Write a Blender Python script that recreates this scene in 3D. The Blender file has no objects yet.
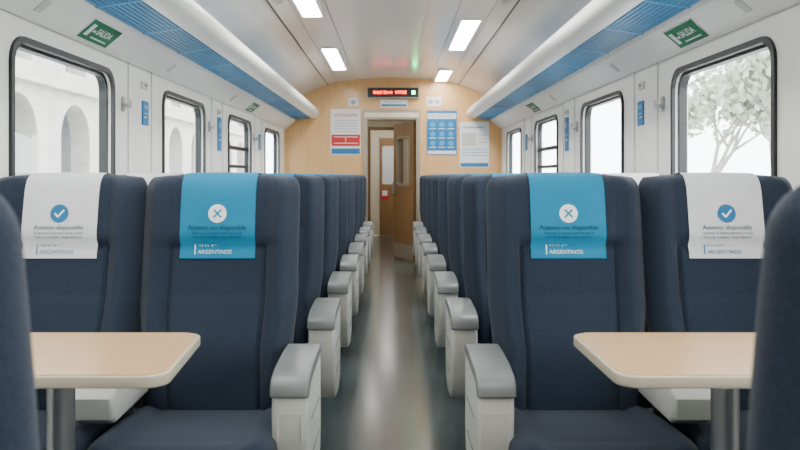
import bpy, bmesh, math
from math import sin, cos, pi, exp, radians
from mathutils import Vector
from mathutils.geometry import tessellate_polygon
import random

S = bpy.context.scene
C = S.collection

# ------------------------------------------------------------------ materials
def mat(name, col, rough=0.5, metal=0.0, var=0.04, nscale=6.0, bump=0.0, bscale=200.0, spec=0.5, sheen=0.0, coat=0.0, stretch=None):
    m = bpy.data.materials.new(name); m.use_nodes = True
    nt = m.node_tree; b = nt.nodes['Principled BSDF']
    tc = nt.nodes.new('ShaderNodeTexCoord')
    src = tc.outputs['Object']
    if stretch:
        mp = nt.nodes.new('ShaderNodeMapping'); mp.inputs['Scale'].default_value = stretch
        nt.links.new(src, mp.inputs['Vector']); src = mp.outputs['Vector']
    n = nt.nodes.new('ShaderNodeTexNoise'); n.inputs['Scale'].default_value = nscale; n.inputs['Detail'].default_value = 4
    nt.links.new(src, n.inputs['Vector'])
    r = nt.nodes.new('ShaderNodeValToRGB')
    r.color_ramp.elements[0].position = 0.3; r.color_ramp.elements[1].position = 0.7
    r.color_ramp.elements[0].color = (*[c*(1-var) for c in col], 1)
    r.color_ramp.elements[1].color = (*[min(1, c*(1+var)) for c in col], 1)
    nt.links.new(n.outputs['Fac'], r.inputs['Fac']); nt.links.new(r.outputs['Color'], b.inputs['Base Color'])
    b.inputs['Roughness'].default_value = rough; b.inputs['Metallic'].default_value = metal
    b.inputs['Specular IOR Level'].default_value = spec
    if sheen: b.inputs['Sheen Weight'].default_value = sheen; b.inputs['Sheen Roughness'].default_value = 0.5
    if coat: b.inputs['Coat Weight'].default_value = coat; b.inputs['Coat Roughness'].default_value = 0.15
    if bump:
        n2 = nt.nodes.new('ShaderNodeTexNoise'); n2.inputs['Scale'].default_value = bscale
        nt.links.new(src, n2.inputs['Vector'])
        bp = nt.nodes.new('ShaderNodeBump'); bp.inputs['Strength'].default_value = bump; bp.inputs['Distance'].default_value = 0.002
        nt.links.new(n2.outputs['Fac'], bp.inputs['Height']); nt.links.new(bp.outputs['Normal'], b.inputs['Normal'])
    return m

def emis(name, col, strength):
    m = bpy.data.materials.new(name); m.use_nodes = True
    b = m.node_tree.nodes['Principled BSDF']
    b.inputs['Base Color'].default_value = (*col, 1)
    b.inputs['Emission Color'].default_value = (*col, 1); b.inputs['Emission Strength'].default_value = strength
    return m

M = {}
M['fabric'] = mat('seat_fabric', (0.0150, 0.0245, 0.0430), 0.85, var=0.30, nscale=230, bump=0.5, bscale=420, spec=0.22, sheen=0.10)
M['cyan'] = mat('cover_cyan', (0.0, 0.185, 0.335), 0.8, var=0.04, bump=0.2, bscale=300, spec=0.3)
M['whitecloth'] = mat('cover_white', (0.60, 0.62, 0.64), 0.85, var=0.03, bump=0.2, bscale=300)
M['printwhite'] = mat('print_white', (0.80, 0.84, 0.86), 0.7)
M['printblue'] = mat('print_blue', (0.003, 0.13, 0.30), 0.7)
M['printdark'] = mat('print_dark', (0.002, 0.018, 0.055), 0.7)
M['plastic'] = mat('arm_plastic', (0.54, 0.545, 0.50), 0.38, var=0.02)
M['pad'] = mat('arm_pad', (0.14, 0.155, 0.155), 0.40, var=0.05)
M['groove'] = mat('dark_groove', (0.03, 0.03, 0.035), 0.6)
M['darkmetal'] = mat('seat_base_metal', (0.04, 0.04, 0.045), 0.45, metal=0.4)
M['steel'] = mat('brushed_steel', (0.42, 0.43, 0.44), 0.3, metal=0.9)
M['wall'] = mat('wall_laminate', (0.86, 0.86, 0.815), 0.4, var=0.012)
M['beam'] = mat('rack_beam_white', (0.87, 0.87, 0.835), 0.35, var=0.012)
M['ceil'] = mat('ceiling_laminate', (0.86, 0.845, 0.81), 0.24, var=0.012, coat=0.5)
M['strip'] = mat('ceiling_strip', (0.58, 0.58, 0.55), 0.35, var=0.02)
M['blue'] = mat('rack_blue', (0.006, 0.20, 0.44), 0.45, var=0.05)
M['blue2'] = mat('rack_blue_dark', (0.003, 0.08, 0.21), 0.5)
M['blue3'] = mat('rack_blue_light', (0.05, 0.33, 0.60), 0.4)
M['black'] = mat('rubber_black', (0.006, 0.007, 0.010), 0.45)
M['wood'] = mat('endwall_maple', (0.70, 0.41, 0.165), 0.4, var=0.06, nscale=4, stretch=(6, 1, 0.8), coat=0.2)
M['tablewood'] = mat('table_maple', (0.60, 0.385, 0.19), 0.3, var=0.05, nscale=5, stretch=(1, 9, 1), coat=0.25)
M['tableedge'] = mat('table_edge_cream', (0.46, 0.42, 0.31), 0.4, var=0.02)
M['doorwood'] = mat('door_wood', (0.27, 0.145, 0.055), 0.4, var=0.1, nscale=4, stretch=(6, 6, 0.8))
M['frame'] = mat('door_frame_grey', (0.33, 0.29, 0.22), 0.35, metal=0.2)
M['vest'] = mat('vestibule_cream', (0.74, 0.66, 0.50), 0.5)
M['green'] = mat('sign_green', (0.0, 0.16, 0.06), 0.5)
M['red'] = mat('print_red', (0.55, 0.02, 0.02), 0.6)
M['paper'] = mat('poster_paper', (0.78, 0.79, 0.80), 0.5, var=0.01)
M['greyprint'] = mat('print_grey', (0.35, 0.38, 0.42), 0.6)
M['posterblue'] = mat('poster_blue', (0.002, 0.16, 0.38), 0.5)
M['lamp'] = emis('ceiling_lamp_diffuser', (1.0, 0.98, 0.945), 45.0)
M['led'] = emis('led_orange', (1.0, 0.05, 0.01), 16.0)
M['ledgreen'] = emis('led_green', (0.03, 1.0, 0.2), 30.0)
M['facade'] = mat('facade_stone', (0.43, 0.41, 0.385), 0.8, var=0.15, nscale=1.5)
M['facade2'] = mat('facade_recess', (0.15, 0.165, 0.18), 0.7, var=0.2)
M['ground'] = mat('platform_concrete', (0.5, 0.49, 0.47), 0.8, var=0.08)
M['bark'] = mat('tree_bark', (0.34, 0.32, 0.29), 0.9, var=0.2)
M['leaf'] = mat('tree_foliage', (0.33, 0.38, 0.28), 0.8, var=0.2, nscale=3)
M['floor'] = mat('floor_vinyl', (0.058, 0.074, 0.075), 0.20, var=0.04, nscale=90.0, coat=0.35)

def glass_mat():
    m = bpy.data.materials.new('window_glass'); m.use_nodes = True
    nt = m.node_tree; nt.nodes.remove(nt.nodes['Principled BSDF'])
    out = nt.nodes['Material Output']
    t = nt.nodes.new('ShaderNodeBsdfTransparent'); t.inputs['Color'].default_value = (0.96, 0.98, 0.98, 1)
    g = nt.nodes.new('ShaderNodeBsdfGlossy'); g.inputs['Roughness'].default_value = 0.02
    mx = nt.nodes.new('ShaderNodeMixShader'); mx.inputs[0].default_value = 0.06
    nt.links.new(t.outputs[0], mx.inputs[1]); nt.links.new(g.outputs[0], mx.inputs[2]); nt.links.new(mx.outputs[0], out.inputs['Surface'])
    return m
M['glass'] = glass_mat()

# ------------------------------------------------------------------ helpers
def empty(name, loc=(0, 0, 0), rotz=0.0):
    o = bpy.data.objects.new(name, None); o.empty_display_size = 0.1
    o.location = loc; o.rotation_euler = (0, 0, rotz); C.objects.link(o); return o

def obj(name, me, m=None, parent=None, loc=(0, 0, 0), rot=(0, 0, 0)):
    o = bpy.data.objects.new(name, me); C.objects.link(o)
    if m is not None and len(me.materials) == 0: me.materials.append(m)
    if parent: o.parent = parent
    o.location = loc; o.rotation_euler = rot
    return o

def finish(bm, name, smooth=False, angle=35):
    bmesh.ops.recalc_face_normals(bm, faces=bm.faces)
    me = bpy.data.meshes.new(name); bm.to_mesh(me); bm.free()
    if smooth:
        for p in me.polygons: p.use_smooth = True
        if angle: me.set_sharp_from_angle(angle=radians(angle))
    return me

def rrect(a0, a1, b0, b1, r, seg=6):
    pts = []
    for (ca, cb, st) in ((a1-r, b1-r, 0), (a0+r, b1-r, 90), (a0+r, b0+r, 180), (a1-r, b0+r, 270)):
        for i in range(seg+1):
            t = radians(st + 90*i/seg); pts.append((ca+r*cos(t), cb+r*sin(t)))
    return pts

def slab(name, loops, d0, d1, fn, bevel=0.0, smooth=False):
    tris = tessellate_polygon([[Vector((a, b, 0)) for a, b in l] for l in loops])
    flat = [p for l in loops for p in l]
    bm = bmesh.new()
    A = [bm.verts.new(fn(a, b, d0)) for a, b in flat]
    B = [bm.verts.new(fn(a, b, d1)) for a, b in flat]
    if len(loops) == 1:
        bm.faces.new(A); bm.faces.new(B[::-1])
    else:
        for t in tris:
            try:
                bm.faces.new([A[i] for i in t]); bm.faces.new([B[i] for i in reversed(t)])
            except ValueError: pass
    k = 0
    for l in loops:
        n = len(l)
        for i in range(n):
            j = (i+1) % n
            bm.faces.new([A[k+i], A[k+j], B[k+j], B[k+i]])
        k += n
    if bevel:
        bmesh.ops.recalc_face_normals(bm, faces=bm.faces)
        es = [e for e in bm.edges if len(e.link_faces) == 2 and e.calc_face_angle(0) > 0.9]
        bmesh.ops.bevel(bm, geom=es, offset=bevel, segments=3, profile=0.5, affect='EDGES')
    return finish(bm, name, smooth or bevel > 0)

YZ = lambda a, b, d: (d, a, b)
XZ = lambda a, b, d: (a, d, b)
XY = lambda a, b, d: (a, b, d)

def box(name, x0, x1, y0, y1, z0, z1, bevel=0.0):
    return slab(name, [[(x0, y0), (x1, y0), (x1, y1), (x0, y1)]], z0, z1, XY, bevel)

def boxes(name, lst):
    bm = bmesh.new()
    for (x0, x1, y0, y1, z0, z1) in lst:
        v = [bm.verts.new((x, y, z)) for z in (z0, z1) for (x, y) in ((x0, y0), (x1, y0), (x1, y1), (x0, y1))]
        for f in ((3, 2, 1, 0), (4, 5, 6, 7), (0, 1, 5, 4), (1, 2, 6, 5), (2, 3, 7, 6), (3, 0, 4, 7)):
            bm.faces.new([v[i] for i in f])
    return finish(bm, name)

def cyl(name, r0, r1, z0, z1, seg=32):
    bm = bmesh.new()
    A = [bm.verts.new((r0*cos(2*pi*i/seg), r0*sin(2*pi*i/seg), z0)) for i in range(seg)]
    B = [bm.verts.new((r1*cos(2*pi*i/seg), r1*sin(2*pi*i/seg), z1)) for i in range(seg)]
    for i in range(seg): bm.faces.new([A[i], A[(i+1) % seg], B[(i+1) % seg], B[i]])
    bm.faces.new(A[::-1]); bm.faces.new(B)
    return finish(bm, name, True)

def superbox(name, hx, hy, hz, p=6, n=14, mod=None):
    bm = bmesh.new(); bmesh.ops.create_cube(bm, size=2)
    bmesh.ops.subdivide_edges(bm, edges=bm.edges[:], cuts=n, use_grid_fill=True)
    for v in bm.verts:
        x, y, z = [sin(c*pi/2) if abs(c) < 1 else c for c in v.co]
        l = (abs(x)**p+abs(y)**p+abs(z)**p)**(1/p)
        x, y, z = x/l, y/l, z/l
        dx = dy = dz = 0
        if mod: dx, dy, dz = mod(x, y, z)
        v.co = (x*hx+dx, y*hy+dy, z*hz+dz)
    return finish(bm, name, True, None)

def text_pts(body, size, cx=0, cy=0, align='CENTER', bold=0.0):
    cu = bpy.data.curves.new('t', 'FONT'); cu.body = body; cu.size = size; cu.align_x = align; cu.align_y = 'CENTER'
    cu.resolution_u = 3; cu.offset = bold
    o = bpy.data.objects.new('t', cu); C.objects.link(o)
    bpy.context.view_layer.update()
    me = bpy.data.meshes.new_from_object(o.evaluated_get(bpy.context.evaluated_depsgraph_get()))
    vs = [(v.co.x+cx, v.co.y+cy) for v in me.vertices]; fs = [tuple(p.vertices) for p in me.polygons]
    bpy.data.objects.remove(o); bpy.data.curves.remove(cu); bpy.data.meshes.remove(me)
    return vs, fs

def disc_pts(cx, cy, r, seg=28):
    return [(cx, cy)] + [(cx+r*cos(2*pi*i/seg), cy+r*sin(2*pi*i/seg)) for i in range(seg)], [(0, 1+i, 1+(i+1) % seg) for i in range(seg)]

def bar_pts(x0, y0, x1, y1, w):
    d = Vector((x1-x0, y1-y0)).normalized(); n = Vector((-d.y, d.x))*w/2
    return [(x0+n.x, y0+n.y), (x0-n.x, y0-n.y), (x1-n.x, y1-n.y), (x1+n.x, y1+n.y)], [(0, 1, 2, 3)]

def rect_pts(x0, x1, y0, y1):
    return [(x0, y0), (x1, y0), (x1, y1), (x0, y1)], [(0, 1, 2, 3)]

def flat_mesh(name, items, fn):
    me = bpy.data.meshes.new(name); V = []; F = []; MI = []; mats = []
    for (vs, fs, m, lay) in items:
        if m not in mats: mats.append(m)
        k = len(V); V += [fn(a, b, lay) for a, b in vs]
        for f in fs: F.append(tuple(i+k for i in f)); MI.append(mats.index(m))
    me.from_pydata(V, [], F)
    for m in mats: me.materials.append(m)
    for p, i in zip(me.polygons, MI): p.material_index = i
    me.update(); return me

# ------------------------------------------------------------------ room shell
WX = 1.45; Y0R = -2.2; Y1R = 9.96
obj('floor', box('floor', -WX, WX, Y0R, Y1R, -0.06, 0), M['floor'])
wins = [-0.90, 0.97, 2.84, 4.71, 6.58, 8.45]; WW = 1.01; WZ0, WZ1 = 0.93, 1.70
for sname, s in (('left', -1), ('right', 1)):
    loops = [[(Y0R, 0), (Y1R, 0), (Y1R, 2.55), (Y0R, 2.55)]]
    for y in wins: loops.append(rrect(y, y+WW, WZ0, WZ1, 0.09))
    obj('wall_'+sname, slab('wall_'+sname, loops, s*WX, s*(WX+0.07), YZ), M['wall'])
    obj('baseboard_'+sname, slab('bb', [[(Y0R, 0), (Y1R, 0), (Y1R, .1), (Y0R, .1)]], s*WX, s*(WX-0.012), YZ), M['frame'])
n = 0
for s in (-1, 1):
    for i, y in enumerate(wins):
        n += 1
        e = empty('window_%d' % n, (s*WX, y+WW/2, (WZ0+WZ1)/2))
        hy = WW/2; hz = (WZ1-WZ0)/2
        obj('frame', slab('winframe', [rrect(-hy-.022, hy+.022, -hz-.022, hz+.022, .105), rrect(-hy+.004, hy-.004, -hz+.004, hz-.004, .085)], -s*0.012, s*0.004, YZ), M['black'], e)
        obj('inner_gasket', slab('gasket', [rrect(-hy+.001, hy-.001, -hz+.001, hz-.001, .088), rrect(-hy+.016, hy-.016, -hz+.016, hz-.016, .076)], s*0.02, s*0.06, YZ), M['black'], e)
        obj('glass', slab('glass', [rrect(-hy+.01, hy-.01, -hz+.01, hz-.01, .08)], s*0.040, s*0.044, YZ), M['glass'], e)
        if i in (4,):
            xa, xb = sorted((s*.015, s*.05))
            obj('sash_bar', boxes('sash', [(xa, xb, -hy+.02, hy-.02, .10, .135), (xa, xb, -hy+.02, hy-.02, -.07, -.04)]), M['black'], e)
tr = 0
for s in (-1, 1):
    for y in [wins[i]+WW+(wins[i+1]-wins[i]-WW)/2 for i in range(5)]:
        tr += 1
        x0, x1 = sorted((s*WX, s*(WX-.006)))
        obj('trim_%d' % tr, boxes('tr', [(x0, x1, y-.20, y-.192, .1, 1.80), (x0, x1, y+.19, y+.198, .1, 1.80)]), M['strip'])
        h = empty('coat_hook', (s*(WX-.003), y-.28, 1.56))
        obj('plate', slab('plate', [rrect(-.018, .018, -.04, .04, .012)], 0, -s*.008, YZ), M['steel'], h)
        hk = slab('hook', [[(-.008, -.02), (.008, -.02), (.008, .0), (-.008, .0)]], -s*.004, -s*.045, YZ, .002)
        obj('prong', hk, M['steel'], h)
        obj('tip', slab('tip', [[(-.009, -.02), (.009, -.02), (.009, .02), (-.009, .02)]], -s*.038, -s*.048, YZ, .002), M['steel'], h)
for s in (-1, 1):
    for (y, z0, z1, w) in ((4.36, 1.47, 1.61, .10), (6.22, 1.38, 1.66, .12), (8.10, 1.45, 1.62, .1)):
        e = empty('wall_notice', (s*WX, y, (z0+z1)/2)); hz = (z1-z0)/2
        obj('panel', slab('panel', [rrect(-w/2, w/2, -hz, hz, .008)], 0, -s*.008, YZ), M['posterblue'], e)
        it = [(*rect_pts(-w*.3, w*.3, hz*.35, hz*.7), M['blue3'], 0), (*rect_pts(-w*.3, w*.3, -hz*.1, hz*.05), M['blue3'], 0), (*rect_pts(-w*.3, w*.1, -hz*.4, -hz*.3), M['paper'], 0)]
        obj('print', flat_mesh('print', it, lambda a, b, l: (-s*.0095, a, b)), None, e)
    for y in (4.34, 6.2):
        e = empty('wall_socket', (s*WX, y, 1.70))
        obj('body', slab('b', [rrect(-.045, .045, -.022, .022, .008)], 0, -s*.014, YZ), M['strip'], e)
        obj('slot', slab('b', [rrect(-.02, .02, -.008, .008, .003)], -s*.014, -s*.0155, YZ), M['pad'], e)

# ceiling
def cz(x):
    x = abs(x)
    pts = [(0, 2.475), (.25, 2.470), (.5, 2.45), (.72, 2.425), (.86, 2.39), (1.0, 2.34), (1.2, 2.25), (1.45, 2.08)]
    for (a, b), (c, d) in zip(pts, pts[1:]):
        if x <= c: return b+(d-b)*(x-a)/(c-a)
    return pts[-1][1]
xs = [-1.45+i*2.9/58 for i in range(59)]
prof = [(x, cz(x)) for x in xs]
obj('ceiling', slab('ceiling', [prof + [(1.45, 2.56), (-1.45, 2.56)]], Y0R, Y1R, XZ), M['ceil'])
t = 20
for s in (-1, 1):
    for X, w, m, dz in ((.865, .010, 'groove', .004), (.495, .006, 'pad', .003), (.74, .004, 'pad', .003)):
        t += 1
        a, b = sorted((s*X, s*(X+w)))
        obj('trim_%d' % t, slab('g', [[(a, cz(a)-dz), (b, cz(b)-dz), (b, cz(b)+.003), (a, cz(a)+.003)]], Y0R, Y1R, XZ), M[m])
for s, segs in ((-1, [(-1.5, -.05), (1.45, 2.9), (4.4, 5.85), (7.35, 8.8)]), (1, [(-1.5, -.05), (.1, 1.45), (3.05, 4.5), (6.0, 7.4), (8.9, 9.85)])):
    for (a, b) in segs:
        zc = cz(.63)
        e = empty('ceiling_lamp', (s*.63, (a+b)/2, zc)); h = (b-a)/2
        obj('housing', slab('housing', [rrect(-.092, .092, -h-.02, h+.02, .015), rrect(-.073, .073, -h, h, .012)], -.016, .03, XY), M['beam'], e)
        d = slab('diffuser', [rrect(-.073, .073, -h, h, .012)], -.018, .02, XY)
        obj('diffuser', d, M['lamp'], e)
for s in (-1, 1):
    for y in (3.6, 5.2):
        e = empty('air_vent', (s*.80, y, cz(.80)))
        obj('grille', boxes('gr', [(-.035, .035, -.15+i*.03, -.135+i*.03, -.006, .0) for i in range(10)]), M['strip'], e)

# luggage racks
for s in (-1, 1):
    r = empty('luggage_rack')
    F = lambda pts: [(s*x, z) for x, z in pts]
    obj('beam', slab('beam', [F([(1.45, 1.80), (1.435, 1.79), (1.31, 1.895), (1.30, 1.915), (1.31, 1.94), (1.45, 1.94)])], Y0R, Y1R, XZ), M['beam'], r)
    obj('backing', slab('backing', [F([(1.30, 1.928), (1.07, 1.966), (1.07, 1.976), (1.30, 1.938)])], Y0R, Y1R, XZ), M['blue2'], r)
    ns = 9
    for i in range(ns):
        x0 = 1.295 - i*(.215/ns); x1 = x0-.019
        z = lambda x: 1.914 + (1.30-x)*(.035/.23)
        obj('slat_%d' % (i+1), slab('slat', [F([(x0, z(x0)), (x1, z(x1)), (x1, z(x1)+.016), (x0, z(x0)+.016)])], Y0R, Y1R, XZ), M['blue'], r)
    k = 0; y = Y0R+.5
    while y < Y1R-.1:
        obj('cross_rib_%d' % k, slab('rib', [F([(1.30, 1.911), (1.08, 1.945), (1.08, 1.956), (1.30, 1.922)])], y, y+.022, XZ), M['blue3'], r)
        k += 1; y += .62
    obj('front_lip', slab('lip', [F([(1.085, 1.935), (1.05, 1.937), (1.015, 1.952), (.99, 1.98), (.982, 2.01), (.985, 2.04), (1.0, 2.055), (1.012, 2.045), (1.02, 2.01), (1.05, 1.98), (1.085, 1.972)])], Y0R, Y1R, XZ, 0, True), M['beam'], r)
    for i, y in enumerate([-1.6, .27, 2.14, 4.01, 5.88, 7.75]):
        obj('bracket_%d' % (i+1), slab('br', [F([(1.45, 1.93), (1.10, 1.97), (1.10, 1.985), (1.25, 2.0), (1.45, 2.08)])], y, y+.02, XZ), M['beam'], r)

# exit signs on rack beams
def beam_pt(s, t, off):
    x = 1.435+(1.31-1.435)*t; z = 1.79+(1.895-1.79)*t
    return (s*(x-.643*off), z-.766*off)
SALIDA = text_pts('SALIDA', .05, .03, .006, 'CENTER', .001)
for s in (-1, 1):
    for yc in (3.50, 7.30):
        e = empty('exit_sign')
        def fn(a, b, l):
            x, z = beam_pt(s, .5+b/.163, .004+.0012*l)
            return (x, yc + a*(1 if s < 0 else -1), z)
        L = .17
        items = [(*rect_pts(-L, L, -.06, .06), M['paper'], 0), (*rect_pts(-L+.004, L-.004, -.056, .056), M['green'], 1),
                 (*SALIDA, M['paper'], 2), (*rect_pts(-.14, -.10, -.035, .035), M['paper'], 2), (*bar_pts(-.09, 0, -.06, 0, .012), M['paper'], 2),
                 (*rect_pts(-.06, .12, -.038, -.030), M['paper'], 2)]
        obj('face', flat_mesh('face', items, fn), None, e)
        x0, z0 = beam_pt(s, .5-.06/.163, 0); x1, z1 = beam_pt(s, .5+.06/.163, 0)
        x2, z2 = beam_pt(s, .5+.06/.163, .0035); x3, z3 = beam_pt(s, .5-.06/.163, .0035)
        obj('plate', slab('pl', [[(x0, z0), (x1, z1), (x2, z2), (x3, z3)]], yc-L, yc+L, XZ), M['beam'], e)
    for yc in (2.9, 4.6, 6.4):
        e = empty('beam_marker')
        a, b = beam_pt(s, .3, 0), beam_pt(s, .7, 0); c, d = beam_pt(s, .7, .004), beam_pt(s, .3, .004)
        obj('tag', slab('tag', [[a, b, c, d]], yc, yc+.05, XZ), M['strip'], e)

# ------------------------------------------------------------------ end wall + door + vestibule
DX0, DX1, DZ = -.34, .31, 1.92
endpoly = [(-WX, 0), (DX0, 0), (DX0, DZ), (DX1, DZ), (DX1, 0), (WX, 0), (WX, 2.5), (-WX, 2.5)]
obj('wall_end', slab('wall_end', [endpoly], Y1R, Y1R+.06, XZ), M['wood'])
obj('wall_back', slab('wall_back', [[(-WX, 0), (WX, 0), (WX, 2.55), (-WX, 2.55)]], Y0R-.06, Y0R, XZ), M['wood'])
d = empty('door_1', (0, Y1R, 0))
fr = [(DX0-.06, 0), (DX0, 0), (DX0, DZ), (DX1, DZ), (DX1, 0), (DX1+.05, 0), (DX1+.05, DZ+.13), (DX0-.06, DZ+.13)]
obj('frame', slab('dframe', [fr], -.02, .09, XZ), M['frame'], d)
obj('header_strip', boxes('hs', [(DX0-.04, DX1+.03, -.026, -.02, DZ+.03, DZ+.09)]), M['vest'], d)
leaf = empty('leaf_pivot', (.295, .10, 0)); leaf.parent = d
leaf.rotation_euler = (0, 0, radians(180-66))
LL = .66
loops = [[(0, .012), (LL, .012), (LL, 1.90), (0, 1.90)], rrect(.13, .53, 1.05, 1.70, .05)]
obj('leaf', slab('leaf', loops, -.02, .02, XZ), M['doorwood'], leaf)
obj('leaf_window_frame', slab('lwf', [rrect(.11, .55, 1.03, 1.72, .06), rrect(.145, .515, 1.065, 1.685, .04)], -.027, .027, XZ), M['frame'], leaf)
obj('leaf_glass', slab('lg', [rrect(.12, .54, 1.04, 1.71, .05)], -.003, .003, XZ), M['glass'], leaf)
obj('leaf_kick_plate', boxes('kp', [(.02, LL-.02, -.023, .023, .03, .22)]), M['frame'], leaf)
obj('leaf_handle', boxes('hd', [(.58, .61, -.06, .06, .92, 1.08)]), M['steel'], leaf)

VY = 12.0
obj('floor_vestibule', box('fv', -.75, .75, Y1R, VY+2.6, -.06, -.001), M['floor'])
obj('wall_vestibule_left', boxes('wv', [(-.80, -.75, Y1R+.06, VY, 0, 2.2)]), M['vest'])
obj('wall_vestibule_right', boxes('wv', [(.75, .80, Y1R+.06, VY, 0, 2.2)]), M['vest'])
obj('ceiling_vestibule', boxes('cv', [(-.8, .8, Y1R+.06, VY+2.6, 2.2, 2.25)]), M['beam'])
obj('wall_vestibule_end', slab('ve', [[(-.8, 0), (-.36, 0), (-.36, 1.9), (.12, 1.9), (.12, 0), (.8, 0), (.8, 2.2), (-.8, 2.2)]], VY, VY+.05, XZ), M['vest'])
obj('wall_gangway_left', boxes('wg', [(-.55, -.5, VY+.05, VY+2.6, 0, 2.2)]), M['beam'])
obj('wall_gangway_right', boxes('wg', [(.5, .55, VY+.05, VY+2.6, 0, 2.2)]), M['beam'])
obj('wall_gangway_end', boxes('wg', [(-.8, .8, VY+2.6, VY+2.65, 0, 2.2)]), M['vest'])
d2 = empty('door_2', (0, VY, 0))
obj('frame', slab('d2f', [[(-.40, 0), (-.36, 0), (-.36, 1.9), (.12, 1.9), (.12, 0), (.16, 0), (.16, 1.95), (-.40, 1.95)]], -.02, .0, XZ), M['doorwood'], d2)
d3 = empty('door_3', (-.06, VY+2.58, 0))
obj('leaf', slab('d3l', [[(-.20, 0), (.20, 0), (.20, 1.9), (-.20, 1.9)], rrect(-.15, .15, 1.0, 1.75, .04)], -.03, .0, XZ), M['doorwood'], d3)
obj('glass', slab('d3g', [rrect(-.15, .15, 1.0, 1.75, .04)], -.015, -.01, XZ), M['paper'], d3)
e = empty('notice_board', (-.16, VY+2.54, .80))
obj('board', boxes('nb', [(-.07, .07, -.02, 0, -.10, .10)]), M['red'], e)
obj('sheet', boxes('nb', [(-.05, .05, -.024, -.02, -.02, .08)]), M['paper'], e)
for (x, y) in ((-.35, 11.0), (-.1, 12.9), (-.1, 13.9)):  # added lamps that brighten the passage beyond the door, not known fittings
    e = empty('passage_fill_lamp', (x, y, 2.195))
    obj('rim', cyl('rim', .13, .14, -.02, 0), M['beam'], e)
    obj('diffuser', cyl('dif', .11, .11, -.026, -.02), M['lamp'], e)

EY = Y1R
def poster(name, x0, x1, z0, z1, base, items):
    e = empty(name, ((x0+x1)/2, EY, (z0+z1)/2))
    w, h = (x1-x0)/2, (z1-z0)/2
    obj('backing', boxes('bk', [(-w, w, -.008, 0, -h, h)]), base, e)
    obj('print', flat_mesh('pr', list(items(w, h)), lambda a, b, l: (a, -.0095-.001*l, b)), None, e)
def lines(w, z_list, x0, x1, m, th=.008):
    return [(*rect_pts(x0, x1, z-th/2, z+th/2), m, 1) for z in z_list]
def P1(w, h):
    return [(*rect_pts(-w+.01, w-.01, -h*.62, -h*.12), M['red'], 0),
            (*text_pts('ATENCION', .06, 0, h*.72), M['red'], 1), (*text_pts('!', .10, 0, -h*.36), M['paper'], 1),
            (*rect_pts(-w+.01, w-.01, -h+.01, -h*.72), M['posterblue'], 0)] + lines(w, [h*.5, h*.38, h*.26, h*.14, h*.02], -w*.75, w*.75, M['greyprint']) + lines(w, [-h*.22, -h*.5], -w*.8, w*.8, M['paper'])
def P2(w, h):
    its = [(*rect_pts(-w+.01, w-.01, h*.62, h*.86), M['paper'], 0)]
    for i in range(3):
        for j in range(3):
            its.append((*disc_pts(-w*.6+i*w*.6, h*.36-j*h*.42, .035), M['blue3'], 1))
            its += lines(w, [h*.36-j*h*.42-.055], -w*.6+i*w*.6-.045, -w*.6+i*w*.6+.045, M['paper'], .01)
    its.append((*text_pts('PREVENCION', .055, 0, h*.74), M['posterblue'], 1))
    its.append((*rect_pts(-w+.01, w-.01, -h+.01, -h*.82), M['paper'], 0))
    return its
def P3(w, h):
    its = [(*rect_pts(-w+.03, w*.1, -h*.05, h*.5), M['strip'], 0), (*rect_pts(-w+.01, w-.01, -h+.01, -h*.8), M['posterblue'], 0)]
    return its + lines(w, [h*.75], -w*.8, w*.6, M['greyprint'], .02) + lines(w, [h*.4, h*.25, h*.1], w*.2, w*.85, M['greyprint']) + lines(w, [-h*.2, -h*.34, -h*.48], -w*.85, w*.85, M['blue3'])
poster('safety_poster', -.83, -.43, 1.45, 2.06, M['paper'], P1)
poster('hygiene_poster', .45, .85, 1.45, 2.04, M['posterblue'], P2)
poster('route_map_poster', .89, 1.28, 1.28, 1.89, M['paper'], P3)
poster('seat_notice_sticker', -.17, .19, 2.085, 2.18, M['paper'], lambda w, h: [(*rect_pts(-w+.01, w-.01, -h+.01, -h*.2), M['posterblue'], 0)] + lines(w, [h*.4], -w*.7, w*.7, M['greyprint']))
poster('no_smoking_sticker', .45, .64, 2.10, 2.22, M['paper'], lambda w, h: [(*disc_pts(-w*.45, 0, .036), M['greyprint'], 0), (*disc_pts(w*.45, 0, .036), M['greyprint'], 0)])
poster('door_label', -.60, -.46, 2.10, 2.20, M['paper'], lambda w, h: [(*disc_pts(0, 0, .03), M['greyprint'], 0)])
e = empty('led_display', (0, EY, 2.27))
obj('case', slab('case', [rrect(-.35, .35, -.075, .075, .015)], -.09, 0, XZ), M['frame'], e)
obj('screen', boxes('scr', [(-.335, .335, -.094, -.09, -.062, .062)]), M['black'], e)
its = [(*text_pts('SALE 22:41  MITRE', .056, -.04, 0, 'CENTER', .0), M['led'], 0), (*rect_pts(.25, .29, -.022, .022), M['ledgreen'], 0)]
obj('led_text', flat_mesh('lt', its, lambda a, b, l: (a, -.0955, b)), None, e)

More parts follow.
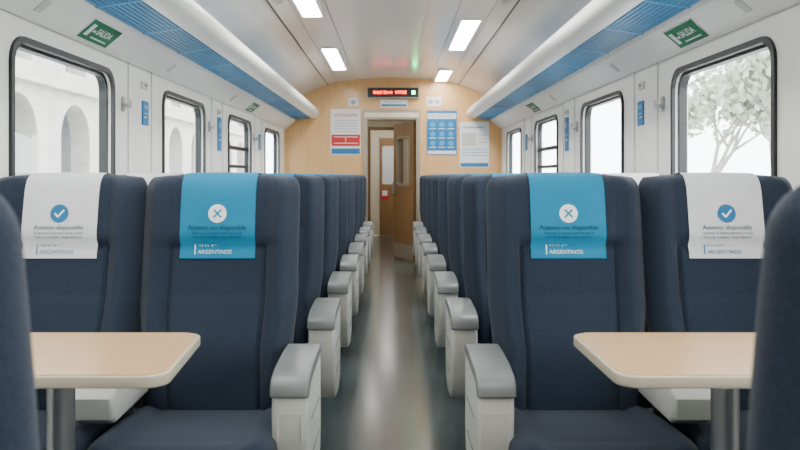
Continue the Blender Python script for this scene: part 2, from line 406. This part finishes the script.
# ------------------------------------------------------------------ seats
HW = .268; ZB, ZT = .36, 1.184; MID = (ZB+ZT)/2; H = (ZT-ZB)/2; T = .055
def g(x, s): return exp(-(x/s)**2)
def sm(x, a, b):
    t = max(0, min(1, (x-a)/(b-a))); return t*t*(3-2*t)
def wv(v):
    w = HW
    if v > .84: w *= 1-.075*((v-.84)/.16)**2.6
    w *= 1-.06*sm(-v, .0, .5)
    return w
def E(u, v): return math.sqrt(max(0, (1-abs(u)**6)*(1-abs(v)**20)))
def yt(v): 
    z = MID+H*v
    return (z-.4)*.15 + .02*(v*v-.3)*(1 if v < 0 else .3)
def front(u, v):
    e = E(u, v)
    b = .044*g(abs(u)-.80, .13)*sm(v, -1, -.6)
    b += .018*sm(v, .38, .52)*g(u, .95)
    b += .028*g(v+.42, .30)*(1-.6*u*u)
    gr = 0
    if v < .42: gr += .016*g(abs(u)-.60, .022)*sm(-v, -.42, -.36)
    gr += .016*g(v-.40, .018)*(1-sm(abs(u), .60, .66))
    gr += .003*g(abs(u)-.60, .022)
    return yt(v) - e*(T+b-gr)
def back(u, v):
    return yt(v) + E(u, v)*(T-.005*g(v, .5))
def zz(u, v):
    return MID+H*v - (.012*abs(u)**3*max(0, v)**6)

def seat_back():
    nx, nz = 84, 96
    def prm(i, n):
        s = -1+2*i/n; a = .55
        return a*s+(1-a)*sin(s*pi/2) if abs(s) < 1 else s
    us = [prm(i, nx) for i in range(nx+1)]; vs = [prm(i, nz) for i in range(nz+1)]
    us = [math.copysign(1-(1-abs(u))**1.25, u) if abs(u) > 0 else 0 for u in us]
    vs = [math.copysign(1-(1-abs(u))**1.2, u) if abs(u) > 0 else 0 for u in vs]
    bm = bmesh.new()
    A = {}; B = {}
    for i, u in enumerate(us):
        for j, v in enumerate(vs):
            A[i, j] = bm.verts.new((u*wv(v), front(u, v), zz(u, v)))
            B[i, j] = A[i, j] if i in (0, nx) or j in (0, nz) else bm.verts.new((u*wv(v), back(u, v), zz(u, v)))
    for i in range(nx):
        for j in range(nz):
            bm.faces.new([A[i, j], A[i+1, j], A[i+1, j+1], A[i, j+1]])
            q = [B[i, j], B[i, j+1], B[i+1, j+1], B[i+1, j]]
            try: bm.faces.new(q)
            except ValueError: pass
    return finish(bm, 'seat_back', True, None)
ME = {}
ME['back'] = seat_back(); ME['back'].materials.append(M['fabric'])

def cover(name, m):
    hw = .127; off = .005
    path = []
    v0 = (.899-MID)/H
    n = 30
    for i in range(n+1):
        a = i/n; v = v0+(1-v0)*(1-(1-a)**2.4); path.append((v, 0))
    for i in range(1, 15):
        a = i/14; v = 1-(1-.72)*a**2; path.append((v, 1))
    bm = bmesh.new(); G = []
    for (v, side) in path:
        row = []
        for k in range(17):
            x = -hw+2*hw*k/16; u = x/wv(v)
            y = front(u, v)-off if side == 0 else back(u, v)+off
            z = zz(u, v)+off*max(0, v)**8
            row.append(bm.verts.new((x, y, z)))
        G.append(row)
    for a, b in zip(G, G[1:]):
        for k in range(16): bm.faces.new([a[k], a[k+1], b[k+1], b[k]])
    me = finish(bm, name, True, None); me.materials.append(m); return me
ME['cyan'] = cover('cover_cyan', M['cyan']); ME['white'] = cover('cover_white', M['whitecloth'])

def cov_fn(x, z, l):
    v = (z-MID)/H; u = x/wv(v)
    return (x, front(u, v)-.0075-.0012*l, z)
def prints(kind):
    zc = 1.050
    if kind == 'cyan':
        disc, sym, tx = M['printwhite'], M['cyan'], M['printdark']
        logo = M['printwhite']
        s = [(*bar_pts(-.013, zc-.013, .013, zc+.013, .006), sym, 1), (*bar_pts(-.013, zc+.013, .013, zc-.013, .006), sym, 1)]
        l1 = 'Asiento no disponible'
    else:
        disc, sym, tx = M['printblue'], M['printwhite'], M['printdark']
        logo = M['printblue']
        s = [(*bar_pts(-.015, zc+.001, -.003, zc-.012, .006), sym, 1), (*bar_pts(-.005, zc-.012, .016, zc+.012, .006), sym, 1)]
        l1 = 'Asiento disponible'
    its = [(*disc_pts(0, zc, .031), disc, 0)] + s
    its += [(*text_pts(l1, .0225, 0, 1.003, 'CENTER', 0), tx, 0), (*text_pts('Respete el distanciamiento social', .0125, 0, .985), tx, 0),
            (*text_pts('Seat not available - keep distance', .0120, 0, .971), tx, 0),
            (*text_pts('TRENES', .0185, -.066, .937, 'LEFT', 0), logo, 0), (*text_pts('ARGENTINOS', .0185, -.066, .920, 'LEFT', 0), logo, 0),
            (*bar_pts(-.075, .912, -.075, .945, .004), logo, 0)]
    return flat_mesh('print_'+kind, its, cov_fn)
ME['pcyan'] = prints('cyan'); ME['pwhite'] = prints('white')

def cmod(x, y, z):
    dz = 0
    if z > 0:
        dz += .016*g(abs(x)-.82, .14) - .007*g(abs(x)-.62, .03)
        dz += -.018*sm(y, -.3, 1.0)
        dz -= .006*g(y+.62, .035)*(1 if abs(x) < .6 else 0)
    dy = -.015*(1-x*x) if y < 0 else 0
    return 0, dy, dz
ME['cushion'] = superbox('cushion', .262, .265, .072, 8, 28, cmod); ME['cushion'].materials.append(M['fabric'])

def arm_end(hw):
    prof = [(-.01, .595), (-.36, .582), (-.374, .565), (-.380, .50), (-.372, .42), (-.345, .34), (-.31, .275), (-.26, .235), (-.12, .225), (-.02, .27), (.0, .36)]
    body = slab('arm_body', [prof], -hw, hw, YZ, min(.012, hw*.4))
    pad = slab('arm_pad', [[(-.02, .592), (-.02, .620), (-.12, .623), (-.28, .616), (-.355, .604), (-.378, .594), (-.390, .576), (-.392, .552), (-.386, .546), (-.376, .550), (-.35, .575)]], -hw-.003, hw+.003, YZ, .006)
    return body, pad
ME['arm'], ME['armpad'] = arm_end(.053)
ME['arm'].materials.append(M['plastic']); ME['armpad'].materials.append(M['pad'])
ME['armw'], ME['armwpad'] = arm_end(.024)
ME['armw'].materials.append(M['plastic']); ME['armwpad'].materials.append(M['pad'])
ME['armslot'] = boxes('slot', [(-.0555, -.051, -.30, -.08, .46, .464), (.051, .0555, -.30, -.08, .46, .464), (-.0555, -.051, -.28, -.08, .35, .354), (.051, .0555, -.28, -.08, .35, .354)]); ME['armslot'].materials.append(M['pad'])
ME['latch'] = boxes('latch', [(-.036, .036, -.3812, -.36, .499, .502), (-.0355, -.033, -.3812, -.36, .42, .502), (.033, .0355, -.3812, -.36, .42, .502)]); ME['latch'].materials.append(M['strip'])
ME['carm'] = slab('carm', [[(.05, .47), (.05, .575), (-.30, .578), (-.35, .568), (-.375, .54), (-.37, .48), (-.34, .46)]], -.06, .06, YZ, .014); ME['carm'].materials.append(M['plastic'])
ME['carmpad'] = slab('carmpad', [[(.04, .575), (.04, .588), (-.28, .590), (-.335, .583), (-.335, .575)]], -.056, .056, YZ, .005); ME['carmpad'].materials.append(M['plastic'])
ME['base'] = boxes('base', [(-.50, .50, -.42, -.36, .24, .29), (-.50, .50, -.08, -.02, .24, .29), (-.40, -.34, -.42, -.02, .20, .26), (.34, .40, -.42, -.02, .20, .26),
                           (-.40, -.34, -.26, -.18, .02, .22), (.34, .40, -.26, -.18, .02, .22), (-.42, -.32, -.42, -.02, 0, .025), (.32, .42, -.42, -.02, 0, .025)]); ME['base'].materials.append(M['darkmetal'])

def seat_unit(s, y, rot=0.0):
    e = empty('double_train_seat', (s*.86, y, 0), rot)
    sd = s if rot == 0 else -s
    for k, lx in enumerate((-sd*.267, sd*.267)):
        obj('backrest_%d' % (k+1), ME['back'], None, e, (lx, 0, 0))
        obj('cushion_%d' % (k+1), ME['cushion'], None, e, (lx, -.225, .355), (radians(-2), 0, 0))
        kind = 'cyan' if k == 0 else 'white'
        obj('headrest_cover_%d' % (k+1), ME[kind], None, e, (lx, 0, 0))
        obj('cover_print_%d' % (k+1), ME['p'+kind], None, e, (lx, 0, 0))
    for nm in ('arm', 'armpad', 'armslot', 'latch'):
        obj({'arm': 'aisle_armrest', 'armpad': 'aisle_armrest_pad', 'armslot': 'armrest_seams', 'latch': 'armrest_seam_front'}[nm], ME[nm], None, e, (-sd*.566, 0, 0))
    obj('center_armrest', ME['carm'], None, e); obj('center_armrest_pad', ME['carmpad'], None, e)
    obj('wall_armrest', ME['armw'], None, e, (sd*.56, 0, 0)); obj('wall_armrest_pad', ME['armwpad'], None, e, (sd*.56, 0, 0))
    obj('base_frame', ME['base'], None, e)

for k in range(8):
    for s in (-1, 1): seat_unit(s, 2.505+.93*k)
for s in (-1, 1):
    seat_unit(s, .755, pi)
    seat_unit(s, -1.10, 0)

# ------------------------------------------------------------------ tables
for s in (-1, 1):
    e = empty('train_table', (0, 0, 0))
    xa = .510 if s < 0 else .478; xb = .485 if s < 0 else .480
    def arc(cx, cy, r, a0, a1, n=7): return [(cx+r*cos(radians(a0+(a1-a0)*i/n)), cy+r*sin(radians(a0+(a1-a0)*i/n))) for i in range(n+1)]
    def outline(ins):
        r = .05
        pts = [(1.448, 1.58+ins), (1.448, 2.02-ins)] + arc(xa+ins+r, 2.02-ins-r, r, 90, 180) + arc(xb+ins+r, 1.58+ins+r, r, 180, 270)
        return [(s*x, y) for x, y in pts]
    obj('edge_band', slab('edge', [outline(0)], .727, .7535, XY, .004), M['tableedge'], e)
    obj('top', slab('top', [outline(.007)], .7534, .7555, XY), M['tablewood'], e)
    obj('leg', cyl('leg', .032, .032, .02, .70), M['steel'], e, (s*.80, 1.80, 0))
    obj('leg_collar', cyl('collar', .036, .055, .69, .728), M['steel'], e, (s*.80, 1.80, 0))
    obj('foot_plate', cyl('foot', .13, .10, 0, .022), M['steel'], e, (s*.80, 1.80, 0))
    obj('wall_bracket', boxes('wb', [(min(s*1.36, s*1.449), max(s*1.36, s*1.449), 1.66, 1.94, .69, .727)]), M['steel'], e)

# ------------------------------------------------------------------ outside
obj('platform_ground', boxes('gr', [(-30, 30, -20, 40, -1.1, -1.0)]), M['ground'])
e = empty('station_building', (-8.0, 0, -1.0)); s = -1
loops = [[(-12, 0), (44, 0), (44, 7.5), (-12, 7.5)]]
y = -11
while y < 42:
    loops.append([(y, .3), (y+1.7, .3)] + [(y+.85+.85*cos(radians(a)), 3.1+.85*sin(radians(a))) for a in range(0, 181, 15)])
    loops.append(rrect(y+.25, y+1.45, 4.7, 6.5, .05)); y += 2.9
obj('arcade', slab('arc', loops, 0, s*.5, YZ), M['facade'], e)
obj('rear', slab('rear', [[(-12, 0), (44, 0), (44, 7.2), (-12, 7.2)]], s*1.4, s*1.5, YZ), M['facade2'], e)
obj('cornice', boxes('co', [(0, .25, -12, 44, 4.2, 4.35), (0, .3, -12, 44, 7.3, 7.5)]), M['facade'], e)
random.seed(4)
def tree_mesh():
    bm = bmesh.new()
    def limb(p0, p1, r0, r1):
        d = (p1-p0).normalized(); a = d.orthogonal().normalized(); b = d.cross(a); n = 8
        A = [bm.verts.new(p0+(a*cos(2*pi*i/n)+b*sin(2*pi*i/n))*r0) for i in range(n)]
        B = [bm.verts.new(p1+(a*cos(2*pi*i/n)+b*sin(2*pi*i/n))*r1) for i in range(n)]
        for i in range(n): bm.faces.new([A[i], A[(i+1) % n], B[(i+1) % n], B[i]])
    def grow(p, d, L, r, lev):
        q = p+d*L; limb(p, q, r, r*.65)
        if lev == 0: tips.append(q); return
        for i in range(3):
            nd = (d+Vector((random.uniform(-.8, .8), random.uniform(-.8, .8), random.uniform(-.1, .5)))).normalized()
            grow(q, nd, L*.72, r*.6, lev-1)
    tips = []
    grow(Vector((0, 0, 0)), Vector((0, 0, 1)), 1.9, .16, 4)
    for q in tips:
        for _ in range(14):
            c = q+Vector([random.gauss(0, .30) for _ in range(3)])
            a = Vector([random.gauss(0, 1) for _ in range(3)]).normalized()*.15; b = a.orthogonal().normalized()*.11
            f = bm.faces.new([bm.verts.new(c-a), bm.verts.new(c-b), bm.verts.new(c+a), bm.verts.new(c+b)]); f.material_index = 1
    me = bpy.data.meshes.new('tree'); bm.to_mesh(me); bm.free()
    me.materials.append(M['bark']); me.materials.append(M['leaf']); return me
tm = tree_mesh()
for i, (x, y, r) in enumerate([(10.0, 14.5, 0), (10.5, 20.5, 1), (11.5, 27.0, 2.1), (12, 34, 3), (13, 24, 4)]):
    obj('street_tree', tm, None, None, (x, y, -1.0), (0, 0, r))

# ------------------------------------------------------------------ world, camera
w = bpy.data.worlds.new('overcast_sky'); S.world = w; w.use_nodes = True
bg = w.node_tree.nodes['Background']; bg.inputs['Color'].default_value = (0.94, 0.97, 1.0, 1); bg.inputs['Strength'].default_value = 12.5

cam = bpy.data.cameras.new('camera'); co = bpy.data.objects.new('camera', cam); C.objects.link(co)
co.location = (0, 0, 1.18); co.rotation_euler = (radians(90), 0, 0)
cam.sensor_width = 36; cam.lens = 747/800*36
cam.shift_x = 7/800; cam.shift_y = -50/800
cam.clip_start = .02
cam.dof.use_dof = True; cam.dof.focus_distance = 3.4; cam.dof.aperture_fstop = 5.6
S.camera = co
